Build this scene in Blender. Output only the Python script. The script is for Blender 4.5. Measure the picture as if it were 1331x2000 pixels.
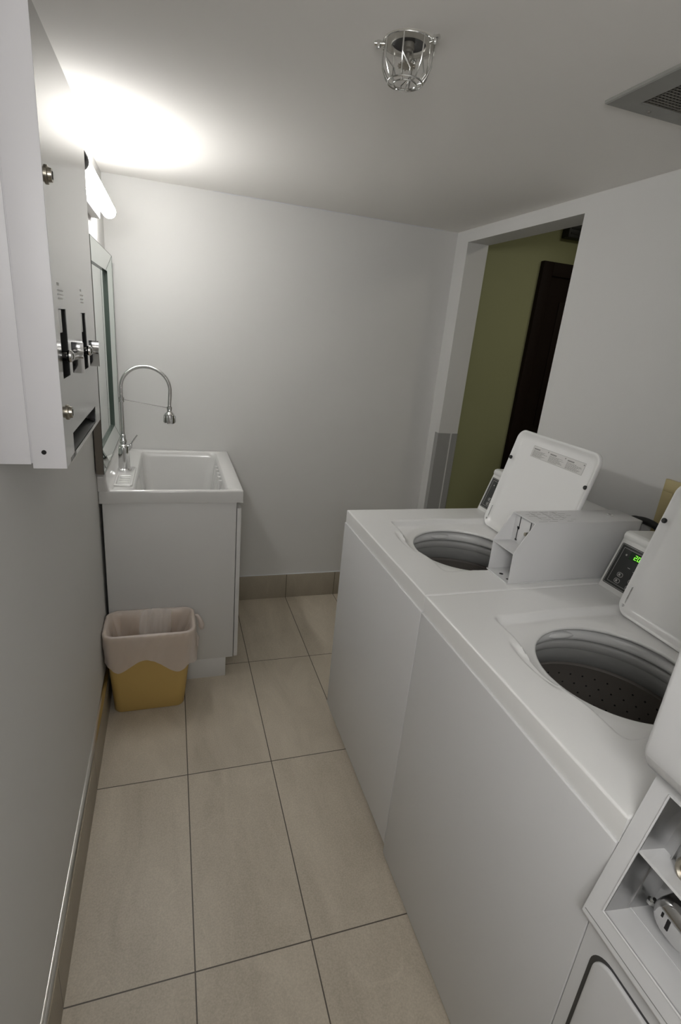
import bpy, bmesh, math, random
from mathutils import Vector, Matrix
random.seed(7)
S = bpy.context.scene
C = S.collection
for o in list(bpy.data.objects): bpy.data.objects.remove(o)
PI = math.pi

# ------------------------------------------------------------------ camera
cam_d = bpy.data.cameras.new('camera'); cam = bpy.data.objects.new('camera', cam_d); C.objects.link(cam)
cam_d.sensor_fit = 'VERTICAL'; cam_d.sensor_height = 36.0; cam_d.sensor_width = 24.0
cam_d.lens = 1011.035 * 36 / 2000
cam_d.clip_start = 0.02
r_ = Vector((0.951584, -0.293598, 0.091039)); dn = Vector((-0.01466, -0.339178, -0.940608)); fw = Vector((0.307039, 0.893733, -0.327061))
cam.matrix_world = Matrix(((r_.x, -dn.x, -fw.x, 0.265613), (r_.y, -dn.y, -fw.y, -0.253733), (r_.z, -dn.z, -fw.z, 1.507988), (0, 0, 0, 1)))
S.camera = cam
# ------------------------------------------------------------------ view, world, lights
S.view_settings.view_transform = 'Standard'; S.view_settings.look = 'None'
S.view_settings.gamma = 1; S.view_settings.use_curve_mapping = False
S.view_settings.exposure = 0.06
TUBE_POWER = 39.0       # emission strength of the wall lamp's diffuser
ROOM_FILL = 14.2        # watts, added fill light behind the photographer, source unseen
HALL_FILL = 3.2  # watts, added out-of-view light that brightens the hall
w = bpy.data.worlds.new('world'); S.world = w; w.use_nodes = True
w.node_tree.nodes['Background'].inputs[0].default_value = (0.9, 0.95, 1, 1)
w.node_tree.nodes['Background'].inputs[1].default_value = 0.05
def area(name, loc, size, watts, col, rot=(0, 0, 0), sy=None):
    d = bpy.data.lights.new(name, 'AREA'); d.size = size; d.energy = watts; d.color = col
    if sy: d.shape = 'RECTANGLE'; d.size_y = sy
    o = bpy.data.objects.new(name, d); C.objects.link(o); o.location = loc; o.rotation_euler = rot
    return o
area('room_fill_light', (0.12, -0.52, 1.72), 0.7, ROOM_FILL, (1, 0.99, 0.98), rot=(math.radians(90), 0, math.radians(-62)), sy=0.22)
area('hall_fill_light', (2.6, 1.5, 2.38), 0.4, HALL_FILL, (1, 0.95, 0.8))

# ------------------------------------------------------------------ materials
def mat(name, col, rough=0.5, metal=0.0, spec=0.5, coat=0.0, bump=None, var=None, alpha=1.0, trans=0.0, emis=None):
    m = bpy.data.materials.new(name); m.use_nodes = True; nt = m.node_tree; b = nt.nodes['Principled BSDF']
    b.inputs['Base Color'].default_value = (*col, 1); b.inputs['Roughness'].default_value = rough
    b.inputs['Metallic'].default_value = metal; b.inputs['Specular IOR Level'].default_value = spec
    b.inputs['Coat Weight'].default_value = coat; b.inputs['Alpha'].default_value = alpha
    b.inputs['Transmission Weight'].default_value = trans
    tc = nt.nodes.new('ShaderNodeTexCoord')
    if emis:
        b.inputs['Emission Color'].default_value = (*emis[0], 1); b.inputs['Emission Strength'].default_value = emis[1]
    if bump:   # (scale, strength, distance)
        n = nt.nodes.new('ShaderNodeTexNoise'); n.inputs['Scale'].default_value = bump[0]; n.inputs['Detail'].default_value = 3
        nt.links.new(tc.outputs['Object'], n.inputs['Vector'])
        bp = nt.nodes.new('ShaderNodeBump'); bp.inputs['Strength'].default_value = bump[1]; bp.inputs['Distance'].default_value = bump[2]
        nt.links.new(n.outputs['Fac'], bp.inputs['Height']); nt.links.new(bp.outputs['Normal'], b.inputs['Normal'])
    if var:    # (scale, amount)
        n = nt.nodes.new('ShaderNodeTexNoise'); n.inputs['Scale'].default_value = var[0]; n.inputs['Detail'].default_value = 4
        nt.links.new(tc.outputs['Object'], n.inputs['Vector'])
        mx = nt.nodes.new('ShaderNodeMix'); mx.data_type = 'RGBA'
        mx.inputs[6].default_value = (*[c * (1 - var[1]) for c in col], 1); mx.inputs[7].default_value = (*[min(1, c * (1 + var[1])) for c in col], 1)
        nt.links.new(n.outputs['Fac'], mx.inputs[0]); nt.links.new(mx.outputs[2], b.inputs['Base Color'])
    return m
M = {}
M['wall'] = mat('wall_paint', (0.63, 0.625, 0.608), 0.55, bump=(60, 0.06, 0.002), var=(3, 0.015))
M['ceil'] = mat('ceiling_paint', (0.82, 0.80, 0.765), 0.8, bump=(40, 0.08, 0.002))
M['green'] = mat('hall_green_paint', (0.36, 0.365, 0.195), 0.6, var=(4, 0.04))
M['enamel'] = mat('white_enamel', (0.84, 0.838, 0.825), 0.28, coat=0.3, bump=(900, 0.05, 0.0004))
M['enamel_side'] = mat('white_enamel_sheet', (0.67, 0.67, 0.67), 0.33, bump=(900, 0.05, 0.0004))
M['plastic'] = mat('white_plastic', (0.73, 0.73, 0.71), 0.35)
M['basin'] = mat('white_basin', (0.64, 0.635, 0.62), 0.18, coat=0.5)
M['cabinet'] = mat('white_laminate', (0.62, 0.615, 0.60), 0.45)
M['steel'] = mat('polished_steel_sheet', (0.43, 0.43, 0.425), 0.16, 1.0)
M['box'] = mat('white_powder_coat', (0.71, 0.70, 0.72), 0.45)
M['chrome'] = mat('chrome', (0.72, 0.72, 0.72), 0.08, 1.0)
M['wire'] = mat('zinc_wire', (0.75, 0.75, 0.73), 0.18, 1.0)
M['brass'] = mat('brushed_brass', (0.42, 0.39, 0.33), 0.28, 1.0)
M['flange'] = mat('pale_metal_ring', (0.50, 0.48, 0.43), 0.35, 0.35)
M['alu'] = mat('brushed_aluminium', (0.55, 0.55, 0.55), 0.3, 1.0)
M['trim'] = mat('metal_edge_trim', (0.72, 0.70, 0.66), 0.22, 1.0)
M['tub'] = mat('grey_tub_plastic', (0.42, 0.42, 0.41), 0.45)
M['tub2'] = mat('mid_tub_plastic', (0.30, 0.30, 0.29), 0.45)
M['tub_white'] = mat('tub_cover_plastic', (0.75, 0.75, 0.74), 0.35)
M['drum'] = mat('stainless_drum', (0.36, 0.33, 0.30), 0.42, 0.6)
M['black'] = mat('black_rubber', (0.012, 0.012, 0.012), 0.5)
M['dark'] = mat('dark_void', (0.01, 0.01, 0.01), 0.8)
M['darkgrey'] = mat('dark_grey_plastic', (0.045, 0.045, 0.045), 0.4)
M['panel'] = mat('control_panel_film', (0.028, 0.030, 0.028), 0.35)
M['panel_line'] = mat('panel_print_grey', (0.42, 0.42, 0.40), 0.5)
M['ink_and_shade'] = mat('grey_print_and_shade', (0.25, 0.25, 0.24), 0.6)
M['ink_and_shade2'] = mat('faint_print', (0.72, 0.72, 0.70), 0.5)
M['label'] = mat('label_paper', (0.66, 0.65, 0.63), 0.4)
M['mirror'] = mat('mirror_glass', (0.80, 0.86, 0.83), 0.02, 1.0)
M['mirror_edge'] = mat('mirror_dark_edge', (0.06, 0.085, 0.07), 0.25)
M['mirror_side'] = mat('mirror_side_board', (0.16, 0.14, 0.115), 0.5)
M['bin'] = mat('tan_bin_plastic', (0.54, 0.37, 0.12), 0.45, var=(6, 0.05))
M['baseboard'] = None
M['vent'] = mat('vent_grey_metal', (0.27, 0.27, 0.25), 0.5, 0.1, var=(30, 0.08))
M['ventwire'] = mat('vent_mesh_wire', (0.20, 0.19, 0.165), 0.5, 0.2)
M['door'] = mat('dark_brown_wood', (0.012, 0.006, 0.004), 0.7, spec=0.2, var=(8, 0.3))
M['beige'] = mat('beige_frame_plastic', (0.50, 0.42, 0.22), 0.5)
M['beige_in'] = mat('beige_recess', (0.42, 0.35, 0.18), 0.6)
M['caulk'] = mat('white_caulk', (0.62, 0.63, 0.66), 0.5)
M['hallfloor'] = mat('hall_floor', (0.15, 0.13, 0.10), 0.6)
M['led'] = mat('green_led', (0.05, 0.3, 0.02), 0.4, emis=((0.25, 1.0, 0.05), 1.1))
M['ledglow'] = mat('display_window', (0.004, 0.03, 0.003), 0.2)
M['tube'] = mat('glow_diffuser', (0.9, 0.9, 0.9), 0.4, emis=((1.0, 0.99, 0.972), TUBE_POWER))
M['tube_dim'] = mat('lamp_diffuser_dim', (0.9, 0.9, 0.9), 0.4, emis=((1.0, 0.99, 0.972), 7.0))
M['plate'] = mat('lamp_back_plate', (0.36, 0.36, 0.36), 0.6)
M['roomfill'] = mat('room_fill_diffuser', (0.9, 0.9, 0.9), 0.4, emis=((1.0, 0.98, 0.95), 2.0))
M['hallfill'] = mat('hall_fill_diffuser', (0.9, 0.9, 0.85), 0.4, emis=((1.0, 0.95, 0.8), 1.0))
M['guard'] = mat('clear_grey_guard', (0.34, 0.34, 0.33), 0.2, alpha=0.30)
M['purple'] = mat('purple_plastic', (0.2, 0.17, 0.5), 0.4)

# tiles: grid of 0.2945 x 0.61 m slabs with thin dark joints, veined beige stone
def tile_mat(name, px, ox, py, oy, axis_x='X', axis_y='Y', c1=(0.375, 0.328, 0.257), c2=(0.60, 0.535, 0.435), joint=0.0017):
    m = bpy.data.materials.new(name); m.use_nodes = True; nt = m.node_tree; b = nt.nodes['Principled BSDF']; N = nt.nodes.new; Lk = nt.links.new
    geo = N('ShaderNodeNewGeometry'); sp = N('ShaderNodeSeparateXYZ'); Lk(geo.outputs['Position'], sp.inputs[0])
    def m1(op, a, bb=None, c=None):
        n = N('ShaderNodeMath'); n.operation = op
        for i, v in enumerate((a, bb, c)):
            if v is None: continue
            if isinstance(v, (int, float)): n.inputs[i].default_value = v
            else: Lk(v, n.inputs[i])
        return n.outputs[0]
    def dist(ax, p, o):
        t = m1('SUBTRACT', sp.outputs[ax], o); t = m1('DIVIDE', t, p)
        fl = m1('ROUND', t); return m1('MULTIPLY', m1('ABSOLUTE', m1('SUBTRACT', t, fl)), p), m1('FLOOR', t)
    ds, ids = [], []
    for ax, p, o in ((axis_x, px, ox), (axis_y, py, oy)):
        if p: d, i = dist(ax, p, o); ds.append(d); ids.append(i)
    d = m1('MINIMUM', ds[0], ds[1]) if len(ds) > 1 else ds[0]
    mask = m1('LESS_THAN', d, joint)
    tid = m1('ADD', ids[0], m1('MULTIPLY', ids[-1], 7.31))
    cmb = N('ShaderNodeCombineXYZ'); Lk(m1('MULTIPLY', tid, 3.7), cmb.inputs[2])
    add = N('ShaderNodeVectorMath'); add.operation = 'ADD'; Lk(geo.outputs['Position'], add.inputs[0]); Lk(cmb.outputs[0], add.inputs[1])
    n1 = N('ShaderNodeTexNoise'); n1.inputs['Scale'].default_value = 3.0; n1.inputs['Detail'].default_value = 8; n1.inputs['Roughness'].default_value = 0.62; n1.inputs['Distortion'].default_value = 0.9
    mp = N('ShaderNodeMapping'); mp.inputs['Scale'].default_value = (2.6, 0.8, 1.0); mp.inputs['Rotation'].default_value = (0, 0, 0.25); Lk(add.outputs[0], mp.inputs['Vector']); Lk(mp.outputs[0], n1.inputs['Vector'])
    n2 = N('ShaderNodeTexNoise'); n2.inputs['Scale'].default_value = 240; n2.inputs['Detail'].default_value = 4; Lk(add.outputs[0], n2.inputs['Vector'])
    n3 = N('ShaderNodeTexNoise'); n3.inputs['Scale'].default_value = 1.1; n3.inputs['Detail'].default_value = 2; n3.inputs['Distortion'].default_value = 0.3; Lk(mp.outputs[0], n3.inputs['Vector'])
    vein = m1('LESS_THAN', m1('ABSOLUTE', m1('SUBTRACT', n3.outputs['Fac'], 0.5)), 0.0015)
    fac = m1('ADD', m1('MULTIPLY', n1.outputs['Fac'], 0.55), m1('MULTIPLY', n2.outputs['Fac'], 0.45))
    fac = m1('ADD', fac, m1('MULTIPLY', vein, 0.05))
    cr = N('ShaderNodeValToRGB'); cr.color_ramp.elements[0].position = 0.30; cr.color_ramp.elements[1].position = 0.70
    cr.color_ramp.elements[0].color = (*c1, 1); cr.color_ramp.elements[1].color = (*c2, 1); Lk(fac, cr.inputs[0])
    mx = N('ShaderNodeMix'); mx.data_type = 'RGBA'; Lk(mask, mx.inputs[0]); Lk(cr.outputs[0], mx.inputs[6]); mx.inputs[7].default_value = (0.085, 0.072, 0.055, 1)
    Lk(mx.outputs[2], b.inputs['Base Color']); b.inputs['Roughness'].default_value = 0.42
    bp = N('ShaderNodeBump'); bp.inputs['Strength'].default_value = 0.25; bp.inputs['Distance'].default_value = 0.001
    Lk(m1('SUBTRACT', m1('MULTIPLY', n2.outputs['Fac'], 0.3), m1('MULTIPLY', mask, 1.5)), bp.inputs['Height']); Lk(bp.outputs[0], b.inputs['Normal'])
    return m
XA, SX, Y1, SY = 0.2996, 0.2945, 1.2123, 0.61
M['floor'] = tile_mat('beige_floor_tile', SX, XA, SY, Y1)
M['base_x'] = tile_mat('beige_baseboard_tile_back', SX, XA, 0, 0, c1=(0.29, 0.256, 0.20), c2=(0.40, 0.355, 0.285))
M['base_y'] = tile_mat('beige_baseboard_tile_side', 0, 0, SY, Y1, c1=(0.29, 0.256, 0.20), c2=(0.40, 0.355, 0.285))

# thin bag film
def film(name, col, fac):
    m = bpy.data.materials.new(name); m.use_nodes = True; nt = m.node_tree; N = nt.nodes.new
    for n in list(nt.nodes): nt.nodes.remove(n)
    out = N('ShaderNodeOutputMaterial'); mix = N('ShaderNodeMixShader'); tr = N('ShaderNodeBsdfTransparent'); pb = N('ShaderNodeBsdfPrincipled')
    tl = N('ShaderNodeBsdfTranslucent'); m2 = N('ShaderNodeMixShader'); tl.inputs[0].default_value = (*col, 1)
    pb.inputs['Base Color'].default_value = (*col, 1); pb.inputs['Roughness'].default_value = 0.3
    m2.inputs[0].default_value = 0.3; nt.links.new(pb.outputs[0], m2.inputs[1]); nt.links.new(tl.outputs[0], m2.inputs[2])
    mix.inputs[0].default_value = fac; nt.links.new(tr.outputs[0], mix.inputs[1]); nt.links.new(m2.outputs[0], mix.inputs[2]); nt.links.new(mix.outputs[0], out.inputs[0])
    return m
M['film'] = film('white_bag_film', (0.86, 0.78, 0.73), 0.76)
M['film_thin'] = film('clear_bag_film', (0.9, 0.87, 0.85), 0.34)

# ------------------------------------------------------------------ helpers
def NB(): return bmesh.new()
def thing(name, label, cat, loc, group=None, kind=None):
    o = bpy.data.objects.new(name, None); C.objects.link(o); o.location = loc; o.empty_display_size = 0.05
    if kind: o['kind'] = kind
    if label: o['label'] = label
    if cat: o['category'] = cat
    if group: o['group'] = group
    o['_root'] = list(loc)
    return o
def obj(name, bm, m, parent=None, smooth=35, label=None, kind=None, mats=None):
    """vertices are given in world coordinates; the parent's root location is subtracted"""
    bmesh.ops.recalc_face_normals(bm, faces=bm.faces)
    loc = Vector((0, 0, 0))
    if parent is not None:
        loc = Vector(parent['_root'][:])
        bmesh.ops.translate(bm, verts=bm.verts, vec=-loc)
    me = bpy.data.meshes.new(name); bm.to_mesh(me); bm.free()
    for p in me.polygons: p.use_smooth = True
    try: me.set_sharp_from_angle(angle=math.radians(smooth))
    except Exception: pass
    me.materials.append(m if not isinstance(m, str) else M[m])
    for x in (mats or []): me.materials.append(M[x])
    o = bpy.data.objects.new(name, me); C.objects.link(o)
    if parent is not None: o.parent = parent
    o['_root'] = list(loc)
    if label: o['label'] = label
    if kind: o['kind'] = kind
    return o
def tag(o, label, cat, group=None):
    o['label'] = label; o['category'] = cat
    if group: o['group'] = group
    return o
def box(bm, x0, x1, y0, y1, z0, z1, bev=0, seg=2, mx=None, idx=0):
    t = bmesh.new(); bmesh.ops.create_cube(t, size=1)
    for v in t.verts: v.co = Vector(((x0 + x1) / 2 + v.co.x * (x1 - x0), (y0 + y1) / 2 + v.co.y * (y1 - y0), (z0 + z1) / 2 + v.co.z * (z1 - z0)))
    if bev: bmesh.ops.bevel(t, geom=t.edges[:], offset=bev, segments=seg, profile=0.5, affect='EDGES')
    return merge(bm, t, mx, idx)
def merge(bm, t, mx=None, idx=0):
    if mx is not None: bmesh.ops.transform(t, matrix=mx, verts=t.verts)
    vm = {v: bm.verts.new(v.co) for v in t.verts}
    for f in t.faces:
        try: nf = bm.faces.new([vm[v] for v in f.verts]); nf.material_index = idx or f.material_index
        except ValueError: pass
    t.free(); return bm
def lathe(bm, prof, origin=(0, 0, 0), axis='Z', seg=48, mx=None, cap0=False, cap1=False, a0=0, idx=0):
    t = bmesh.new(); rings = []
    for r, z in prof:
        ring = []
        for i in range(seg):
            a = a0 + 2 * PI * i / seg
            if axis == 'Z': p = (origin[0] + r * math.cos(a), origin[1] + r * math.sin(a), origin[2] + z)
            elif axis == 'X': p = (origin[0] + z, origin[1] + r * math.cos(a), origin[2] + r * math.sin(a))
            else: p = (origin[0] + r * math.cos(a), origin[1] + z, origin[2] + r * math.sin(a))
            ring.append(t.verts.new(p))
        rings.append(ring)
    for a, b in zip(rings, rings[1:]):
        for i in range(seg): t.faces.new((a[i], a[(i + 1) % seg], b[(i + 1) % seg], b[i]))
    if cap0: t.faces.new(rings[0][::-1])
    if cap1: t.faces.new(rings[-1])
    return merge(bm, t, mx, idx)
def loft(bm, loops, cap0=False, cap1=False, close=True, idx=0):
    rs = [[bm.verts.new(p) for p in l] for l in loops]
    n = len(rs[0])
    for a, b in zip(rs, rs[1:]):
        for i in range(n if close else n - 1):
            f = bm.faces.new((a[i], a[(i + 1) % n], b[(i + 1) % n], b[i])); f.material_index = idx
    if cap0: bm.faces.new(rs[0][::-1]).material_index = idx
    if cap1: bm.faces.new(rs[-1]).material_index = idx
    return bm
def tube(bm, pts, r, seg=12, cap=True, radii=None):
    pts = [Vector(p) for p in pts]; rings = []
    up = None
    for i, p in enumerate(pts):
        d = (pts[min(i + 1, len(pts) - 1)] - pts[max(i - 1, 0)]).normalized()
        if up is None: up = Vector((0, 0, 1)) if abs(d.z) < 0.9 else Vector((1, 0, 0))
        a = d.cross(up).normalized(); b = a.cross(d).normalized(); up = b
        rr = radii[i] if radii else r
        rings.append([p + a * rr * math.cos(2 * PI * k / seg) + b * rr * math.sin(2 * PI * k / seg) for k in range(seg)])
    return loft(bm, rings, cap, cap)
def rrect(x0, x1, y0, y1, r, n=6):
    """rounded rectangle as list of (x,y), 4*(n+1) points"""
    out = []
    for cx, cy, a in ((x1 - r, y1 - r, 0), (x0 + r, y1 - r, PI / 2), (x0 + r, y0 + r, PI), (x1 - r, y0 + r, 1.5 * PI)):
        for k in range(n + 1):
            t = a + PI / 2 * k / n; out.append((cx + r * math.cos(t), cy + r * math.sin(t)))
    return out
def prism(bm, poly, y0, y1, bev=0, mx=None, idx=0, seg=2):
    """poly in (x,z) extruded along y"""
    t = bmesh.new(); a = [t.verts.new((x, y0, z)) for x, z in poly]; b = [t.verts.new((x, y1, z)) for x, z in poly]; n = len(poly)
    for i in range(n): t.faces.new((a[i], a[(i + 1) % n], b[(i + 1) % n], b[i]))
    t.faces.new(a[::-1]); t.faces.new(b)
    bmesh.ops.recalc_face_normals(t, faces=t.faces)
    if bev: bmesh.ops.bevel(t, geom=t.edges[:], offset=bev, segments=seg, profile=0.5, affect='EDGES')
    return merge(bm, t, mx, idx)
def smoothstep(e0, e1, x):
    t = max(0, min(1, (x - e0) / (e1 - e0))); return t * t * (3 - 2 * t)

# ------------------------------------------------------------------ setting
W, YB, H = 1.6745, 2.4227, 2.0404
YF = -1.0; DYL, DYR, DZ = 2.305, 1.497, 1.9845; XO = 1.792
def st(name, bm, m, **k): return obj(name, bm, m, kind='structure', **k)
b = NB(); box(b, -0.15, XO, YF - .12, YB + .12, -0.08, 0); st('floor', b, 'floor')
b = NB(); box(b, -0.15, XO, YF - .12, YB + .12, H, H + 0.08); st('ceiling', b, 'ceil')
b = NB(); box(b, -0.12, 0, YF - .12, YB + .12, 0, H); st('wall_left', b, 'wall')
b = NB(); box(b, 0, XO, YB, YB + 0.12, 0, H); st('wall_back', b, 'wall')
b = NB(); box(b, 0, XO, YF - 0.12, YF, 0, H); st('wall_front', b, 'wall')
b = NB()
box(b, W, XO, YF, DYR, 0, H); box(b, W, XO, DYR, DYL, DZ, H); box(b, W, XO, DYL, YB, 0, H)
st('wall_right', b, 'wall')
# wavy paint line where wall meets ceiling at the back
b = NB(); tube(b, [(0.45 + i * 0.03, YB - 0.0005, H - 0.001 + 0.0012 * math.sin(i * 1.7)) for i in range(39)], 0.0022, 6)
st('trim_2', b, 'caulk')
b = NB(); box(b, 0.0, W, YB - 0.010, YB, 0, 0.148, 0.001); st('baseboard_back', b, 'base_x')
b = NB(); box(b, 0.0, W, YB - 0.008, YB, 0.148, 0.1515, 0.001); st('trim_3', b, 'caulk')
b = NB(); box(b, 0, 0.010, YF, YB - 0.011, 0, 0.153, 0.001); st('baseboard_left', b, 'base_y')
b = NB(); prism(b, [(0, 0.1535), (0.0125, 0.1535), (0.0130, 0.156), (0.0112, 0.1605), (0.0068, 0.1650), (0.0022, 0.1675), (0, 0.1678)], YF, YB - 0.011); st('trim_1', b, 'trim')
# hall beyond the doorway
HY = 2.6; HZ = 2.42
b = NB(); box(b, XO, 4.6, HY, HY + 0.1, 0, HZ); st('wall_hall', b, 'green')
b = NB(); box(b, 4.6, 4.7, 0.4, HY + .1, 0, HZ); st('wall_hall_end', b, 'green')
b = NB(); box(b, XO, 4.7, 0.3, 0.4, 0, HZ); st('wall_hall_front', b, 'green')
b = NB(); box(b, XO - 0.12, 4.7, 0.3, HY + 0.1, HZ, HZ + 0.08); box(b, XO - .12, XO, .3, HY + .1, H + .08, HZ); st('ceiling_hall', b, 'ceil')
b = NB(); box(b, XO - .12, XO - 0.0, YB + .12, HY + .1, 0, HZ); st('wall_hall_left', b, 'green')
b = NB(); box(b, XO, 4.7, 0.3, HY + 0.1, -0.08, 0); st('floor_hall', b, 'hallfloor')
d = thing('door_1', 'dark brown wooden door in the green hall wall, seen through the doorway', 'door', (2.9, HY, 0), kind='structure')
b = NB()
box(b, 2.33, 2.40, HY - 0.035, HY, 0, 2.005, 0.004); box(b, 3.18, 3.25, HY - 0.035, HY, 0, 2.005, 0.004); box(b, 2.40, 3.18, HY - 0.035, HY, 1.93, 2.005, 0.004)
obj('door_frame', b, 'door', d)
b = NB(); box(b, 2.40, 3.18, HY - 0.018, HY, 0.01, 1.93)
for z0, z1 in ((0.15, 0.9), (1.05, 1.8)):
    for x0, x1 in ((2.50, 2.75), (2.83, 3.08)): box(b, x0, x1, HY - 0.026, HY - .01, z0, z1, 0.006)
obj('door_leaf', b, 'door', d)
b = NB(); lathe(b, [(0.0, -0.075), (0.018, -0.07), (0.024, -0.055), (0.012, -0.04), (0.01, -0.02), (0.025, -0.015), (0.025, 0)], (2.44, HY - 0.018, 0.955), 'Y', 20); obj('door_knob', b, 'brass', d, label='brass door knob')
b = NB(); box(b, 2.435, 2.75, HY - 0.06, HY, 2.137, 2.26, 0.004)
for k in range(4): box(b, 2.45, 2.735, HY - 0.064, HY - .055, 2.155 + k * 0.026, 2.165 + k * 0.026)
tag(obj('wall_vent', b, 'black'), 'black box-shaped vent high on the green hall wall above the dark door', 'vent')
t = thing('hall_fill_panel', 'added unseen fill panel on the hall ceiling beyond the doorway', 'lamp', (2.6, 1.5, HZ))  # made-up body for the added hall fill light
b = NB(); box(b, 2.38, 2.82, 1.28, 1.72, HZ - 0.02, HZ, .004); obj('fill_frame', b, 'plastic', t)
b = NB(); box(b, 2.4, 2.8, 1.3, 1.7, HZ - 0.028, HZ - .02, .004); obj('glow_diffuser', b, 'hallfill', t)
t = thing('added_fill_panel', 'added unseen fill panel on the left wall behind the photographer', 'lamp', (0, -0.52, 1.72))  # made-up body for the added fill light behind the camera
b = NB(); box(b, 0, 0.05, -0.90, -0.14, 1.60, 1.84, .004); obj('fill_frame', b, 'plastic', t)
b = NB(); box(b, 0.05, 0.062, -0.88, -0.16, 1.62, 1.82, .004); obj('glow_diffuser', b, 'roomfill', t)

# clear corner guards on the far jamb of the doorway
b = NB(); box(b, 1.6725, W, DYL, DYL + 0.038, 0.17, 1.03); box(b, 1.6725, 1.748, DYL - 0.002, DYL, 0.17, 1.03)
tag(obj('corner_guard', b, 'guard'), 'clear plastic corner guard on the room-side edge of the far door jamb', 'corner guard')
b = NB(); box(b, 1.757, XO + 0.002, DYL - 0.002, DYL, 0.17, 1.03); box(b, XO, XO + .002, DYL, DYL + .04, 0.17, 1.03)
tag(obj('corner_guard', b, 'guard'), 'clear plastic corner guard on the hall-side edge of the far door jamb', 'corner guard')

# ------------------------------------------------------------------ wall lamp (the tube)
t = thing('wall_lamp', 'glowing white tube wall lamp high on the left wall above the mirror', 'lamp', (0, 1.6, 1.83))
b = NB(); box(b, 0, 0.029, 1.38, 2.03, 1.812, 1.885, 0.003)
obj('back_plate', b, 'plate', t)
LX, LZ, LR = 0.052, 1.853, 0.0245
b = NB(); pr = [(0.0, 0)] + [(LR * math.sin(PI / 2 * k / 6), LR * .8 * (1 - math.cos(PI / 2 * k / 6))) for k in range(1, 7)]
lathe(b, [(LR, 1.62)] + [(r, 2.125 - z) for r, z in pr[::-1]], (LX, 0, LZ), 'Y', 28)
tb = obj('diffuser_tube', b, 'tube', t, label='glowing white tube diffuser')
b = NB(); lathe(b, [(r, 1.395 + z) for r, z in pr] + [(LR, 1.62)], (LX, 0, LZ), 'Y', 28)
obj('diffuser_tube', b, 'tube_dim', t, label='dimmer near end of the tube diffuser')
b = NB(); lathe(b, [(0, 1.345), (LR * .9, 1.345), (LR * 1.0, 1.35), (LR * 1.0, 1.393), (0, 1.393)], (LX, 0, LZ), 'Y', 28); obj('end_cap', b, 'darkgrey', t)

# ------------------------------------------------------------------ mirror
t = thing('framed_mirror', 'tall wall mirror with a silvery mirror-strip frame above the sink ledge', 'mirror', (0.0, 2.04, 0.948))
y0, y1, z0, z1 = 1.705, 2.372, 0.948, 1.724
b = NB()
o1 = [(0.030, y0, z0), (0.030, y1, z0), (0.030, y1, z1), (0.030, y0, z1)]
q = 0.066; o2 = [(0.016, y0 + q, z0 + q), (0.016, y1 - q, z0 + q), (0.016, y1 - q, z1 - q), (0.016, y0 + q, z1 - q)]
loft(b, [o1, o2]); obj('mirror_frame', b, 'mirror', t, smooth=5, label='bevelled mirror strip frame')
b = NB(); o3 = [(x - 0.010, y, z) for x, y, z in o2]; loft(b, [[(x + .0002, y, z) for x, y, z in o2], o3]); q2 = .004
for a, c in ((y0, y0 + .0015), (y1 - .0015, y1)): box(b, .0285, .0303, a, c, z0, z1)
box(b, .0285, .0303, y0, y1, z0, z0 + .0015); box(b, .0285, .0303, y0, y1, z1 - .0015, z1)
obj('frame_edge', b, 'mirror_edge', t, smooth=5, label='dark green glass edge of the mirror frame')
b = NB(); box(b, 0.004, 0.0065, y0 + q, y1 - q, z0 + q, z1 - q); obj('mirror_glass', b, 'mirror', t)
b = NB(); loft(b, [[(0.0295, y, z) for _, y, z in o1], [(0.004, y, z) for _, y, z in o1]], cap1=True)
obj('side_board', b, 'mirror_side', t, smooth=5, label='brown board side of the mirror')

# ------------------------------------------------------------------ detergent vending box on the left wall
BX, BY0, BY1, BZ0, BZ1 = 0.100, 0.661, 1.112, 1.256, 1.876
t = thing('vending_box', 'white metal coin vending box with polished front hung on the left wall', 'vending machine', (0, 0.88, BZ0))
b = NB(); box(b, 0, 0.049, BY0 + .0015, BY1, BZ0 + 0.006, BZ1, 0.001); box(b, 0.049, 0.0515, BY0 + .003, BY1 - .002, BZ0 + 0.008, BZ1 - .002)
lathe(b, [(0.0, -0.0008), (0.0037, -0.0008), (0.0037, 0.001)], (0.069, BY0, 1.283), 'Y', 18, idx=1)
obj('case', b, 'box', t, mats=['dark'])
b = NB()
# door = shell with real openings: two coin slots and the tray mouth
def rect_panel_yz(bm, x0, x1, ya, yb, za, zb, holes):
    ys = sorted({ya, yb, *[h[0] for h in holes], *[h[1] for h in holes]}); zs = sorted({za, zb, *[h[2] for h in holes], *[h[3] for h in holes]})
    for i in range(len(ys) - 1):
        for j in range(len(zs) - 1):
            cy, cz = (ys[i] + ys[i + 1]) / 2, (zs[j] + zs[j + 1]) / 2
            if any(h[0] < cy < h[1] and h[2] < cz < h[3] for h in holes): continue
            box(bm, x0, x1, ys[i], ys[i + 1], zs[j], zs[j + 1])
SL = [(0.697, 0.760, 1.396, 1.502), (0.917, 0.976, 1.390, 1.497)]
TR = (0.742, 1.038, 1.264, 1.299)
rect_panel_yz(b, 0.0985, BX, BY0 + .002, BY1, BZ0, BZ1, SL + [TR])
bmesh.ops.remove_doubles(b, verts=b.verts, dist=1e-5)
obj('front_sheet', b, 'steel', t, smooth=20, label='polished steel front sheet with coin slots and tray mouth')
b = NB(); box(b, 0.0515, BX + .0004, BY0 - .0, BY0 + 0.002, BZ0, BZ1, 0.0006); box(b, .0515, .0985, BY1 - .002, BY1, BZ0, BZ1); box(b, .0515, .0985, BY0 + .002, BY1 - .002, BZ1 - .002, BZ1)
box(b, .0515, .0985, BY0 + .002, BY1 - .002, BZ0, BZ0 + .002)
obj('door_rim', b, 'box', t)
b = NB()
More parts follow.
